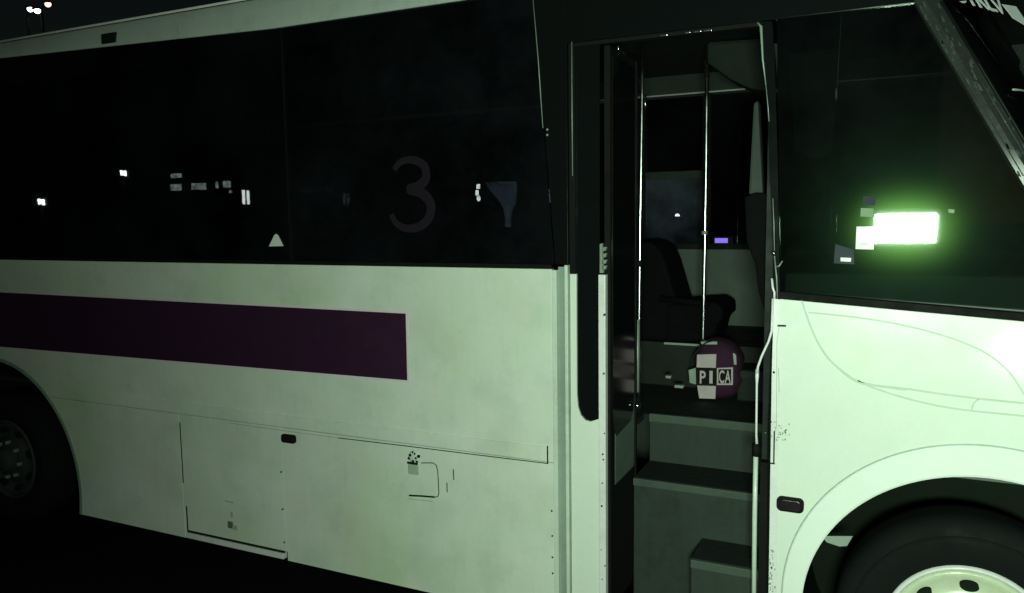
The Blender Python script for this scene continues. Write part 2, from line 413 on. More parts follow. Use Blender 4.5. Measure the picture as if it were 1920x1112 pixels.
# interior trim that shows through the tint
def curtain(name, outline_top, outline_bot, y, mat):
    bm = bmesh.new(); n = 40; rows = []
    (ax, az), (bx, bz) = q(*outline_top[0], y), q(*outline_top[1], y)
    knot = [q(*p, y) for p in outline_bot]
    levels = [((ax, az), (bx, bz))] + [(knot[i], knot[i+1]) for i in range(0, len(knot), 2)]
    for (l, r) in levels:
        rows.append([bm.verts.new((l[0]+(r[0]-l[0])*k/n, y + .012*math.sin(k*1.3), l[1]+(r[1]-l[1])*k/n)) for k in range(n+1)])
    for i in range(len(rows)-1):
        for k in range(n): bm.faces.new((rows[i][k], rows[i][k+1], rows[i+1][k+1], rows[i+1][k]))
    o = obj(name, bm, mat, bus, True)
    m = o.modifiers.new('thick', 'SOLIDIFY'); m.thickness = .002
    return o
curtain('curtain', [(908, 342), (968, 341)], [(918, 356), (968, 356), (938, 380), (966, 382), (945, 392), (960, 393), (949, 412), (956, 412), (947, 424), (958, 426)], .06, m_curtain)
curtain('curtain', [(172, 305), (222, 296)], [(176, 325), (222, 322), (200, 345), (224, 345), (212, 372), (222, 374), (214, 392), (224, 392), (220, 412), (226, 412)], .06, m_curtain)
for hp in ([(930, 341), (968, 340.5), (968, 343.5), (940, 344)], [(963, 343), (968, 343), (968, 364), (965, 362)], [(949, 384), (955, 384), (954.5, 410), (951, 410)], [(947, 420), (957, 420), (957.5, 426), (950, 426)]):
    prism('curtain_hem', [q(*p_, .045) for p_ in hp], .043, .046, m_hem, bus)
tr = [on(505, 462, -.001), on(517, 439, -.001), on(531, 461, -.001)]
prism('triangle_sticker', [q(504, 462), q(514, 441), q(517.5, 438.5), q(521, 441), q(531, 461.5)], .0005, .003, m_sticker, pane1)
def smooth_pl(pl, n=8):
    out = []
    P_ = [pl[0]] + list(pl) + [pl[-1]]
    for i in range(1, len(P_)-2):
        p0, p1, p2, p3 = P_[i-1:i+3]
        for k in range(n):
            t = k/n
            out.append(tuple(.5*((2*p1[j]) + (-p0[j]+p2[j])*t + (2*p0[j]-5*p1[j]+4*p2[j]-p3[j])*t*t + (-p0[j]+3*p1[j]-3*p2[j]+p3[j])*t**3) for j in (0, 1)))
    out.append(tuple(pl[-1])); return out
# numeral on the glass
def numeral_three():
    cx_, cz_ = q(772, 0)[0], 0
    out = []
    for (px, py) in smooth_pl([(738, 318), (752, 303), (775, 300), (795, 312), (797, 335), (782, 350), (768, 355), (790, 362), (806, 382), (803, 408), (785, 425), (760, 428), (742, 418), (733, 402)], 5):
        out.append(on(px, py, .001))
    pts = []
    for i in range(len(out)-1):
        for k in range(4): pts.append(out[i].lerp(out[i+1], k/4))
    pts.append(out[-1])
    rs = [.016+.014*math.sin(PI*min(1, i/(len(pts)-1))) for i in range(len(pts))]
    return tube('numeral_three', pts, rs, m_num, pane2, 8, flat=.05)
numeral_three()

# roof: side cove, gutter and top
def extrude_x(name, prof, x0, x1, mat, parent, smooth=True):
    bm = bmesh.new()
    a = [bm.verts.new((x0, y, z)) for y, z in prof]; b = [bm.verts.new((x1, y, z)) for y, z in prof]
    for i in range(len(prof)-1): bm.faces.new((a[i], a[i+1], b[i+1], b[i]))
    bmesh.ops.recalc_face_normals(bm, faces=bm.faces[:])
    o = obj(name, bm, mat, parent, smooth)
    return o
def roof_rise(x): return min(.075, max(0, (-3.0-x)*.030))
PR = [(.04, ZT, 1), (-.006, ZT, 1), (-.008, ZT+.01, 1), (-.004, ZT+.06, .6), (.006, ZT+.12, .2), (.020, ZT+.168, 0), (.030, ZT+.176, 0), (.10, ZT+.182, 0), (.3, ZT+.25, 0), (.7, ZT+.30, 0), (1.2, ZT+.315, 0), (1.7, ZT+.30, 0), (2.1, ZT+.25, 0), (2.4, ZT, 0)]
bm = bmesh.new(); xs_ = [XR, -6.5, -5.5, -4.8, -4.2, -3.7, -3.3, -3.0, -2.0, -1.05]
rows = [[bm.verts.new((x_, y_, z_ + w_*roof_rise(x_))) for y_, z_, w_ in PR] for x_ in xs_]
for i in range(len(xs_)-1):
    for k in range(len(PR)-1): bm.faces.new((rows[i][k], rows[i][k+1], rows[i+1][k+1], rows[i+1][k]))
bmesh.ops.recalc_face_normals(bm, faces=bm.faces[:])
roof = obj('roof', bm, m_roof, bus, True)
tube('gutter', [(XR, .012, ZT+.180), (-1.05, .012, ZT+.180)], .007, m_edge, roof)
c = on(205, 72, -.002)
box('roof_marker', c.x-.065, c.x+.065, -.012, .01, c.z-.032, c.z+.032, m_cove, roof, .01)
box('cove_joint', on(335, 40).x-.004, on(335, 40).x+.004, -.0065, .0, ZT+.045, ZT+.10, m_grime, roof)
extrude_x('front_roof', [(.04, ZT), (.0, ZT), (.0, ZT+.12), (.03, ZT+.18), (.3, ZT+.25), (1.2, ZT+.315), (2.1, ZT+.25), (2.4, ZT)], -1.05, 1.1, m_black, bus)

# ---- pillar between panels and door: flange, channel, edge
xa, xb, xc_ = on(1046, 800).x, on(1061, 800).x, on(1067, 800).x
box('pillar_flange', XD0+.002, xa, -.004, .03, SK-.02, BELT-.004, m_rail, bus, .002)
box('pillar_channel', xa, xb, .018, .045, SK-.02, BELT+.01, m_chan, bus, .001)
box('pillar_flange', xb, xc_, -.008, .03, SK-.02, BELT+.02, m_rail, bus, .003)

# ---- the open door: outer leaf and folded inner leaf
DT = on(1205, 66).z                   # top of the doorway
DB = .33
leaf = [(1068, 514), (1080, 514), (1081, 740), (1083, 764), (1088, 779), (1096, 788), (1106, 791), (1122, 786)]
pts = [q(*p) for p in leaf]
xL, xRr = pts[0][0], pts[-1][0]
pts = pts + [(xRr, DB), (xL, DB)]
pts[0] = (xL, pts[0][1])
outer = prism('door_leaf', pts, .004, .032, m_white2, bus, .002)
gpts = [q(1069, 80), q(1069, 514), q(1080, 516), q(1081, 740), q(1083, 764), q(1088, 779), q(1096, 788), q(1106, 791), q(1122, 786), q(1122, 78)]
prism('leaf_glass', gpts, .016, .022, m_black, outer)
x0 = on(1079, 300).x
box('leaf_frame', xL, on(1079, 500).x, .002, .03, on(1072, 512).z, DT, m_rubber, outer)
tube('leaf_seal', [on(1072, 78, -.001), on(1072.5, 200, -.001), on(1073.5, 330, -.001)], .0022, m_dull, outer, 6)
# bright aluminium edge profile
xe0, xe1 = on(1123, 700).x, on(1136, 700).x
box('edge_profile', xe0, xe1, -.006, .03, DB-.01, on(1130, 515).z, m_edge, outer, .003)
bm = bmesh.new()
random.seed(3)
z_ = on(1130, 512).z
prism_bm([q(1124, 458), q(1129, 456), q(1131, 512), q(1124, 512)], .004, .02, 0, bm)
for (py) in (468, 480, 492, 503):
    prism_bm([q(1129, py-4), q(1137, py-5), q(1135, py+2), q(1129, py+3)], .004, .02, 0, bm)
obj('torn_seal', bm, m_dull, outer)
# chips along the profile
bm = bmesh.new()
for (px, py) in ((1134, 812), (1131, 851), (1132, 861), (1129, 948), (1133, 700), (1130, 1085), (1128, 1030), (1134, 590), (1130, 905), (1135, 1060)):
    c = on(px, py); s = random.uniform(.003, .007)
    prism_bm([(c.x-s, c.z-s), (c.x+s, c.z-s*.5), (c.x+s*.6, c.z+s), (c.x-s*.5, c.z+s*.7)], -.0075, -.005, 0, bm)
obj('paint_chips', bm, m_seam, outer)['kind'] = 'stuff'
# inner leaf, folded at a right angle into the stairwell
XI = on(1137, 600).x
inner = box('door_leaf', XI-.02, XI+.008, .035, .43, DB+.05, DT-.02, m_rubber, bus)
box('kick_panel', XI-.0, XI+.010, .10, .42, .98, 1.36, m_leaf, inner, .004)
gp = [(.06, DT-.06), (.40, DT-.06), (.405, 1.36), (.39, 1.28), (.35, 1.235), (.12, 1.215), (.08, 1.25), (.06, 1.33)]
prism('leaf_glass', gp, XI+.004, XI+.0125, m_black, inner, 0, axis='x')
box('leaf_rubber', XI-.014, XI+.014, .43, .455, DB+.05, DT-.02, m_rubber, inner, .004)
c = (XI+.03, .41, 1.30)
lathe('door_roller', [(0, -.02), (.012, -.02), (.014, 0), (.012, .015), (0, .016)], c, m_chrome, inner, 16)

# door header with drip rail; small chrome blocks stand in for its glints
hx0, hx1 = on(1066, 60).x, on(1425, 42).x
box('door_header', xq-.0, 1.2, .002, .06, DT+.004, ZT-.002, m_black, bus, .003)
dr = box('header_rail', xL, hx1, .0, .05, DT-.016, DT+.002, m_rubber, bus, .003)
for (x_, w_) in ((1245, .030), (1290, .022), (1308, .030), (1327, .034), (1159, .008)):
    c = on(x_, 57 if x_ != 1159 else 74)
    box('header_glint', c.x-w_/2, c.x+w_/2, -.006, .004, DT-.014 if x_ != 1159 else DT-.05, DT-.007 if x_ != 1159 else DT-.035, m_chrome, dr, .002)
# front door post: black pillar with seal
xp0 = on(1447, 500).x; xp1 = on(1458, 500).x
pp = [q(1421, 40), q(1432, 110), q(1438, 200), q(1443, 300), q(1449, 430), q(1451, 560), q(1447, 640), q(1440, 800), q(1437, 1120)]
pr = [q(1441, 1120), q(1446, 800), q(1451, 640), q(1462, 556), q(1460, 430), q(1458, 300), q(1455, 200), q(1452, 110), q(1448, 40)]
prism('front_post', pp + pr, .002, .07, m_black, bus, .0)
tube('door_seal', [on(1420, 42, 0), on(1427, 50, 0), on(1430, 110, 0), on(1436, 160, 0)], [.003, .006, .004, .002], m_dull, bus, 8)
tube('door_seal', [on(1436, 160, 0), on(1440, 200, 0), on(1442, 228, 0)], .002, m_dull, bus, 6)
tube('door_seal', [on(1449, 372, 0), on(1451, 420, 0), on(1452, 470, 0)], .002, m_dull, bus, 6)
lathe('post_screw', [(0, -.008), (.006, -.006), (.008, 0)], tuple(on(1451, 475)), m_chrome, bus, 10)
tube('door_seal', [on(1452, 480, 0), on(1456, 520, 0), on(1458, 560, 0)], .003, m_dull, bus, 6)
tube('door_seal', [on(1447, 522, 0), on(1449, 540, 0), on(1452, 548, 0), on(1452, 560, 0)], .005, m_edge, bus, 6)
tube('door_seal', [on(1467, 489, 0), on(1461, 499, 0), on(1456, 500, 0)], .003, m_dull, bus, 6)
# slim bent rod of the door gear
tube('door_rod', [on(1449, 560, -.012), on(1447, 620, -.012), on(1441, 640, -.012), on(1428, 668, -.01), on(1421, 688, -.006), on(1420, 700, -.004)], .0050, m_edge, bus, 8)
tube('door_rod', [on(1420, 692, 0), on(1419.5, 705, 0), on(1419, 720, 0), on(1418, 815, 0), on(1419, 832, 0)], [.007, .008, .0048, .0048, .0065], m_edge, bus, 8)
tube('rod_joint', [on(1418, 832, .01), on(1418, 855, .01)], .018, m_rubber, bus, 10)
tube('door_rod', [on(1417, 856, 0), on(1415, 960, 0), on(1413, 1180, 0)], .0105, m_rail, bus, 8)
xw0, xw1 = on(1420, 900).x, on(1440, 900).x
box('stairwell_lining', on(1424, 900).x, on(1443, 900).x, .02, .5, DB-.05, 1.2, m_rubber, bus)
box('stairwell_lining', on(1424, 900).x-.001, on(1424, 900).x+.03, .07, .6, 1.2, 2.95, m_dark, bus)

# ---- stairwell
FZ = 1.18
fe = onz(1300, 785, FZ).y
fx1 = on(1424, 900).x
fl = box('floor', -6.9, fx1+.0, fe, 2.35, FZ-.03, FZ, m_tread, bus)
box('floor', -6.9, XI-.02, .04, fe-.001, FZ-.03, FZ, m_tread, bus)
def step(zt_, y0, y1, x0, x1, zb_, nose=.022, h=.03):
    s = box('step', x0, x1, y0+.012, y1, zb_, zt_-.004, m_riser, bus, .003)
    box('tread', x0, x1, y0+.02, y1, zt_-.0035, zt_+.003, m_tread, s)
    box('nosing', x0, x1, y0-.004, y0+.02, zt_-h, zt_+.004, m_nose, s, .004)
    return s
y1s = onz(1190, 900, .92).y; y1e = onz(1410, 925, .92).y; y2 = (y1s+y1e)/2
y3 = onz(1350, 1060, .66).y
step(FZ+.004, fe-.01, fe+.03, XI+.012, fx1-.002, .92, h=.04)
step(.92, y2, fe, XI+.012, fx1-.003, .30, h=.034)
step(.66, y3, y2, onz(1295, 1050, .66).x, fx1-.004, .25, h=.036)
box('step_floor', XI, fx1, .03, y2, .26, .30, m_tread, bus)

# ---- interior
YF = 2.36
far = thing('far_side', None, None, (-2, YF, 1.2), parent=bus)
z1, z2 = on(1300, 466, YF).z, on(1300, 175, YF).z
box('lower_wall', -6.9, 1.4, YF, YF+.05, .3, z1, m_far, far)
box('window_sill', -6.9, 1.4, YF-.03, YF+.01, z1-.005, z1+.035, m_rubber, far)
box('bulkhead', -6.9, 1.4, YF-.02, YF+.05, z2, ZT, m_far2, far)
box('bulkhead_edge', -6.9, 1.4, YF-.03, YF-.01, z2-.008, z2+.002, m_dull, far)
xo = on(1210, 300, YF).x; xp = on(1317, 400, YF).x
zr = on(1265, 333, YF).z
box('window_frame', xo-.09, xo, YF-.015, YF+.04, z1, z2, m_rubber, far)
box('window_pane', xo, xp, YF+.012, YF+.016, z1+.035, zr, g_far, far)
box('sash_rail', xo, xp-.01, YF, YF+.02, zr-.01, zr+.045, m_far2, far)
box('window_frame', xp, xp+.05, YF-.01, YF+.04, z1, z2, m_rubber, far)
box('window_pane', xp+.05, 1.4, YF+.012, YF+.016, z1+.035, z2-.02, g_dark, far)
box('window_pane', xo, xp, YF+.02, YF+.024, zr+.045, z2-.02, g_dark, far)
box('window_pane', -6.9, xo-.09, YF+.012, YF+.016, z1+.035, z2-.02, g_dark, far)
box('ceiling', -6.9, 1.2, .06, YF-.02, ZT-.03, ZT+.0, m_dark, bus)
box('rear_wall', XR, XR+.05, .05, YF+.1, .3, ZT, m_black, bus)
box('front_wall', XF+.2, XF+.25, .4, YF+.1, .3, 1.8, m_white2, bus)
box('far_outer_wall', XR, XF, YF+.06, YF+.09, .3, z1, m_white, bus)
box('underframe', -4.6, -1.25, .12, YF-.1, .34, .42, m_seam, bus)
# violet indicator on the far sill
c = on(1353, 451, YF-.05)
ind = box('indicator_housing', c.x-.06, c.x+.08, YF-.06, YF-.035, c.z-.03, c.z+.03, m_rubber, bus, .004)
box('indicator_light', c.x-.045, c.x+.045, YF-.064, YF-.058, c.z-.017, c.z+.017, e_violet, ind, .002)
# driver's seat
seat = thing('driver_seat', None, None, (-1.35, 1.7, 1.2), parent=bus)
Y = 1.55
bp = [q(1195, 640, Y), q(1196, 452, Y), q(1222, 455, Y), q(1238, 468, Y), q(1248, 492, Y), q(1262, 540, Y), q(1272, 575, Y), q(1270, 640, Y)]
prism('backrest', bp, Y, Y+.46, m_seat, seat, .03)
cp = [q(1250, 572, Y), q(1340, 566, Y), q(1356, 576, Y), q(1357, 598, Y), q(1346, 606, Y), q(1338, 640, Y), q(1250, 640, Y)]
prism('cushion', cp, Y-.02, Y+.48, m_seat, seat, .02)
tube('armrest', [on(1238, 560, Y-.05), on(1290, 566, Y-.05), on(1330, 570, Y-.05)], .02, m_seat, seat)
# passenger seats in rows behind the tinted glass
def passenger_seat(x, y):
    st_ = thing('passenger_seat', None, None, (x, y, FZ), parent=bus)
    box('cushion', x-.22, x+.24, y-.45, y+.45, FZ+.36, FZ+.46, m_seat, st_, .03)
    bmx = prism_bm([(x-.22, FZ+.44), (x-.12, FZ+.44), (x-.20, FZ+1.10), (x-.30, FZ+1.08)], y-.45, y+.45, .03)
    obj('backrest', bmx, m_seat, st_)
    box('pedestal', x-.05, x+.05, y-.35, y+.35, FZ, FZ+.36, m_steel, st_)
for k in range(6): passenger_seat(-2.1-.78*k, .62)
# platform below the seat
a = on(1195, 636, 1.45); b = on(1440, 655, 1.45)
box('driver_platform', a.x-.3, b.x+.05, 1.45, YF-.001, FZ, a.z-.01, m_dark, bus, .005)
box('platform_edge', on(1245, 640, 1.44).x, on(1312, 640, 1.44).x, 1.438, 1.452, a.z-.022, a.z-.008, m_dull, bus, .002)
# low box to the right of the bag
a = on(1385, 690, 1.25); b = on(1424, 705, 1.25)
box('gear_cover', a.x, fx1+.05, 1.2, 1.44, FZ, a.z, m_dark, bus, .01)
box('cover_edge', a.x+.01, b.x, 1.19, 1.205, a.z-.045, a.z-.004, m_far2, bus, .003)
for (px, py, w) in ((1254, 706, .03), (1274, 724, .05)):
    c = on(px, py, 1.0)
    box('floor_bracket', c.x-w/2, c.x+w/2, .98, 1.02, c.z-.008, c.z+.008, m_dull, bus, .003)
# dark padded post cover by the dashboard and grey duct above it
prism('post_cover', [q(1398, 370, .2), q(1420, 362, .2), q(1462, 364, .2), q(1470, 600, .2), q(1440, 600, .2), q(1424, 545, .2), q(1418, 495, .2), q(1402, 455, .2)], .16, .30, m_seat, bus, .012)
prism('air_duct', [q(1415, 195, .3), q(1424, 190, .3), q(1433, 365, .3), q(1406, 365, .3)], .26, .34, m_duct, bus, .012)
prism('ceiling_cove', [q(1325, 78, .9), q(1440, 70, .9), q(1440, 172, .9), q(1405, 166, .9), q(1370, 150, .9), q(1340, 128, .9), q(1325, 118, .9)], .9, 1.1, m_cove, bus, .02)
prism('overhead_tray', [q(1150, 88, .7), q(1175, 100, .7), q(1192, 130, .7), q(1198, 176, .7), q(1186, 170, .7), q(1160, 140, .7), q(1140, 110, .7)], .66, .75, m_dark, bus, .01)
# hand rails
y = .50
hra = tube('handrail', [on(1205, 66, y), on(1204, 180, y), on(1202, 320, y), on(1200, 450, y), on(1198, 640, y), on(1197, 765, y)], .0095, m_chrome, bus, 12)
tube('rail_sleeve', [on(1195, 600, y-.02), on(1194, 735, y-.02)], .013, m_dull, hra, 10)
tube('rail_foot', [on(1196, 745, y), on(1196, 775, y)], .02, m_rubber, hra, 10)
tube('rail_joint', [on(1196, 488, y), on(1196, 500, y)], .018, m_rubber, hra, 10)
tube('rail_clip', [on(1210, 178, y+.02), on(1210, 208, y+.02)], .005, m_chrome, hra, 8)
y = 1.42
hrb = tube('handrail', [on(1326, 48, y), on(1325, 200, y), on(1324, 300, y), on(1322, 437, y), on(1318, 640, y), on(1318, 650, y)], .0125, m_chrome, bus, 12)
tube('rail_joint', [on(1326, 108, y), on(1326, 122, y)], .024, m_rubber, hrb, 10)
tube('rail_joint', [on(1325, 126, y), on(1325, 146, y)], .017, m_rubber, hrb, 10)
tube('rail_joint', [on(1321, 433, y), on(1321, 440, y)], .018, m_dull, hrb, 10)

# ---- front corner below the windscreen
fl0, fl1 = q(1455, 560), q(1920, 603)
kf = (fl1[1]-fl0[1])/(fl1[0]-fl0[0])
def fz(x): return fl0[1] + kf*(x-fl0[0])
fcx, fcz, fr_ = .401, .598, .656
ab2 = math.degrees(math.asin((.30-fcz)/fr_))
xfl = on(1466, 700).x
xft, xfb = q(1462, 562)[0], q(1457, 1100)[0]
pts = [(xft, fz(xft)), (xfb, SK-.0)] + arc(fcx, fcz, fr_, 180-ab2, ab2, 48) + [(XF-.18, SK), (XF-.18, fz(XF-.18))]
front = prism('front_panel', pts, .0, TH, m_white2, bus, .003)
# lapped edge strip next to the door
hs = prism('edge_strip', [q(1451, 560), q(1463, 561.5), q(1457.5, 1110), (q(1457.5, 1110)[0], SK), (q(1440, 1110)[0], SK), q(1441, 1110), q(1447, 700)], -.002, TH, m_edge, bus, .0015)
strip('edge_seam', [(1461, 612), (1457, 640), (1456, 800), (1453, 810), (1452, 868)], .0025, m_grime, hs, -.0035)
strip('edge_seam', [(1452, 808), (1451, 868)], .0055, m_seam, hs, -.004)
strip('edge_seam', [(1442, 868), (1453, 869)], .006, m_seam, hs, -.004)
strip('edge_seam', [(1458, 610.5), (1474, 611)], .007, m_seam, hs, -.004)
strip('edge_seam', [(1441, 790), (1447, 791)], .006, m_seam, hs, -.004)
strip('edge_seam', [(1450, 791), (1457, 791)], .004, m_grime, hs, -.004)
strip('edge_seam', [(1460, 690), (1461, 735)], .003, m_grime, front, -.0025)
rivet(1451, 698, hs, .006)
bm = bmesh.new()
for i in range(26):
    px, py = random.gauss(1464, 8), random.gauss(812, 7)
    c = on(px, py); s = random.uniform(.0015, .004)
    prism_bm([(c.x-s, c.z-s*.6), (c.x+s, c.z-s), (c.x+s*.8, c.z+s), (c.x-s*.5, c.z+s*.7)], -.0032, .0, 0, bm)
for i in range(34):
    px, py = random.gauss(1447, 2.5), random.uniform(1030, 1110)
    c = on(px, py); s = random.uniform(.0015, .004)
    prism_bm([(c.x-s, c.z-s*1.6), (c.x+s, c.z-s), (c.x+s*.8, c.z+s*2), (c.x-s*.5, c.z+s*.7)], -.0042, .0, 0, bm)
obj('paint_chips', bm, m_chan, front)['kind'] = 'stuff'
# raised wheel arch flare
ab3 = math.degrees(math.asin((.30-fcz)/fr_))
o_ = arc(fcx-.002, fcz+.046, .729, 180+26, -26, 70); i_ = arc(fcx, fcz, fr_-.004, 180+27, -27, 70)
bm = bmesh.new()
prof = [(0.0, -.001), (.006, -.006), (.05, -.009), (.5, -.011), (.93, -.012), (1.0, -.009), (1.0, .05)]
rings = []
for k in range(len(o_)):
    rings.append([bm.verts.new((o_[k][0]+(i_[k][0]-o_[k][0])*t_, y_, o_[k][1]+(i_[k][1]-o_[k][1])*t_)) for t_, y_ in prof])
for k in range(len(rings)-1):
    for j in range(len(prof)-1): bm.faces.new((rings[k][j], rings[k+1][j], rings[k+1][j+1], rings[k][j+1]))
bmesh.ops.recalc_face_normals(bm, faces=bm.faces[:])
m_flare = paint('satin_white_flare', (.80, .82, .79), (.70, .75, .70), .6, .0, .08, .003, 3, fineamt=.2, spec=.3)
fla = obj('wheel_flare', bm, m_flare, front, False)
# groove along the flare edge
pl = arc(fcx-.002, fcz+.046, .7305, 180+20, 5, 60)
tube('flare_groove', [(x_, -.001, z_) for x_, z_ in pl], .0022, m_grime, front, 6)
# swooping relief lines on the corner
L1 = [(1503, 563), (1512, 590), (1520, 612), (1535, 645), (1556, 675), (1585, 700), (1608, 714), (1640, 722), (1700, 729), (1760, 738), (1840, 748), (1920, 756)]
L2 = [(1608, 714), (1640, 728), (1700, 747), (1760, 761), (1820, 770), (1920, 780)]
L3 = [(1516, 586), (1560, 590), (1620, 597), (1680, 607), (1740, 621), (1800, 640), (1850, 663), (1885, 690), (1905, 715), (1920, 740)]
m_pin = paint('grey_pin_line', (.44, .52, .44), (.52, .60, .51), .5, .2, .1, 0)
for L, w in ((L1, .0085), (L2, .0075), (L3, .007)):
    strip('swoosh_line', smooth_pl(L), w, m_pin, front, -.0015, .002)
strip('swoosh_line', smooth_pl([(1556, 675), (1585, 702), (1612, 718), (1660, 726), (1700, 731)]), .008, m_pin, front, -.0018, .002)
strip('swoosh_line', smooth_pl([(1822, 768), (1826, 756), (1835, 749)]), .006, m_pin, front, -.0015, .002)
# curved front corner
bm = bmesh.new(); n = 10; rows = []
for i in range(n+1):
    a_ = math.radians(90*i/n); x_ = XF-.18 + .36*math.sin(a_); y_ = .36*(1-math.cos(a_))
    rows.append((bm.verts.new((x_, y_, SK)), bm.verts.new((x_, y_, fz(XF-.18)))))
for i in range(n): bm.faces.new((rows[i][0], rows[i+1][0], rows[i+1][1], rows[i][1]))
obj('front_corner', bm, m_white2, bus, True)

# ---- front quarter window, screen pillar, windscreen
pT, pB = on(1741, 0), on(1930, 318)
def pil(z, off=0):
    t_ = (z-pT.z)/(pB.z-pT.z); return pT.x + (pB.x-pT.x)*t_ + off
ZH = DT+.06
xw = on(1470, 400).x
prism('quarter_window', [(on(1463, 556).x, fz(on(1463, 556).x)+.03), (pil(fz(.6), -.05), fz(.6)+.035), (pil(ZH, -.05), ZH), (on(1455, 40).x, ZH)], .010, .016, g_front, bus)
prism('window_rubber', [(on(1458, 556).x, fz(on(1458, 556).x)+.001), (XF-.3, fz(XF-.3)+.001), (XF-.3, fz(XF-.3)+.03), (on(1458, 556).x, fz(on(1458, 556).x)+.03)], -.003, .03, m_rubber, bus, .002)
# pillar as a chamfered bar with a seal bead
zb0 = fz(1.0)
bm = bmesh.new()
sec = [(-.052, .012), (-.045, -.003), (-.01, -.006), (.03, .0), (.046, .02), (.046, .05), (-.05, .05)]
ra = [bm.verts.new((pil(ZT, a), b, ZT)) for a, b in sec]; rb = [bm.verts.new((pil(zb0, a), b, zb0)) for a, b in sec]
for i in range(len(sec)): bm.faces.new((ra[i], ra[(i+1) % len(sec)], rb[(i+1) % len(sec)], rb[i]))
bmesh.ops.recalc_face_normals(bm, faces=bm.faces[:])
m_post = paint('scuffed_dark_post', (.014, .018, .016), (.006, .0075, .007), .6, .05, .8, .003, 30, spec=.15)
post = obj('screen_pillar', bm, m_post, bus)
m_bead = paint('grey_bead', (.050, .062, .055), (.012, .015, .0135), .6, .1, .4, .0, 30, spec=.15)
def bead(off, z0, z1, r, mat=m_bead):
    tube('seal_bead', [(pil(z, off), -.006, z) for z in (z0, (z0+z1)/2, z1)], r, mat, post, 6)
bead(.012, on(1820, 140).z, on(1925, 305).z, .0040)
bead(-.03, ZT-.1, on(1925, 330).z, .0018)
bead(.036, on(1830, 120).z, zb0, .0022)
bm = bmesh.new(); random.seed(11)
for i in range(70):
    z = random.uniform(2.3, 3.2); x_ = pil(z, random.uniform(-.045, .03)); s = random.uniform(.002, .006)
    prism_bm([(x_-s, z+s*2), (x_+s*.4, z+s), (x_+s*2, z-s*3), (x_, z-s*2)], -.0075, -.0045, 0, bm)
obj('paint_flecks', bm, m_bead, post)['kind'] = 'stuff'
# windscreen wraps round to the front
WD = norm(Vector((.62, .78, 0)))
def ws(u, z): return Vector((pil(z, .046), .03, z)) + WD*u
bm = bmesh.new(); rows = []
for (z) in (zb0, ZT):
    rows.append([bm.verts.new(ws(.16*k, z) + Vector((-.006*k*k, .02*k*k, 0))) for k in range(9)])
for k in range(8): bm.faces.new((rows[0][k], rows[0][k+1], rows[1][k+1], rows[1][k]))
wsn = obj('windscreen', bm, g_dark, bus, True)
mo = wsn.modifiers.new('thick', 'SOLIDIFY'); mo.thickness = .006
# writing at the top of the windscreen
sd = norm(ws(.1, 3.1) - ws(.1, 2.9))
def on_ws(px, py):
    r = ray(px, py); n_ = norm(WD.cross(sd)); p0 = ws(0, 3.0); o = Vector((0, -D, H))
    return o + r*((p0-o).dot(n_)/r.dot(n_))
a, b = on_ws(1789, 2), on_ws(1874, 26)
nn = norm((b-a).cross(sd)); off = nn*(.006 if nn.y < 0 else -.006)
text_obj('windscreen_lettering', 'UTRLV', a+off, b-a, sd, .11, m_letters, wsn, .0008, .88)
c1, c2, c3, c4 = on_ws(1876, 10), on_ws(1902, 14), on_ws(1930, 56), on_ws(1896, 36)
bm = bmesh.new(); vs_ = [bm.verts.new(p+off) for p in (c1, c2, c3, c4)]; bm.faces.new(vs_)
o = obj('windscreen_decal', bm, m_letters, wsn); mo = o.modifiers.new('t', 'SOLIDIFY'); mo.thickness = .001
tube('wiper_arm', [on_ws(1893, 171)+off*2, on_ws(1908, 172)+off*2, on_ws(1925, 176)+off*2], .004, m_dull, bus, 6)

# interior of the cab: dash, board and the lit lamp
xd0 = on(1500, 500, .1).x
box('dashboard', on(1470, 560, .1).x, XF-.3, .09, .9, 1.2, on(1600, 512, .1).z, m_dash, bus, .03)
qs = prism('glass_sticker', [q(1606, 425), q(1640, 425), q(1638, 468), q(1604, 467)], .006, .009, m_sticker, bus)
prism('sticker_print', [q(1614, 455), q(1631, 456), q(1631, 461), q(1614, 460)], .0045, .0065, m_grime, qs)
m_blue = paint('bluish_sticker', (.04, .05, .065), (.03, .036, .048), .6, 0, .2, 0, spec=.1)
m_lgreen = paint('pale_green_sticker', (.22, .32, .20), (.15, .22, .13), .6, 0, .2, 0)
prism('glass_sticker', [q(1618, 368), q(1643, 369), q(1641, 385), q(1618, 384)], .006, .009, m_blue, bus)
prism('glass_sticker', [q(1614, 390), q(1638, 391), q(1637, 407), q(1613, 406)], .006, .009, m_lgreen, bus)
prism('glass_sticker', [q(1576, 483), q(1596, 484), q(1595, 491), q(1576, 490)], .006, .009, m_sticker, bus)
prism('glass_sticker', [q(1566, 458), q(1600, 468), q(1602, 496), q(1563, 494)], .0095, .0105, m_blue, bus)
prism('glass_sticker', [q(1778, 392, 0), q(1790, 393, 0), q(1789, 400), q(1779, 399)], .006, .009, m_lgreen, bus)
# sun blind hanging behind the quarter glass
mb = prism('sun_blind', [q(1480, 100, .12), q(1575, 90, .12), q(1560, 290, .12), q(1530, 298, .12), q(1490, 285, .12)], .12, .128, m_dark, bus, .002)
tube('blind_cord', [on(1579, 10, .06), on(1572, 120, .06), on(1568, 190, .06)], .0022, m_dull, bus, 6)
tube('blind_toggle', [on(1568, 166, .055), on(1568, 186, .055)], .005, m_edge, bus, 6)

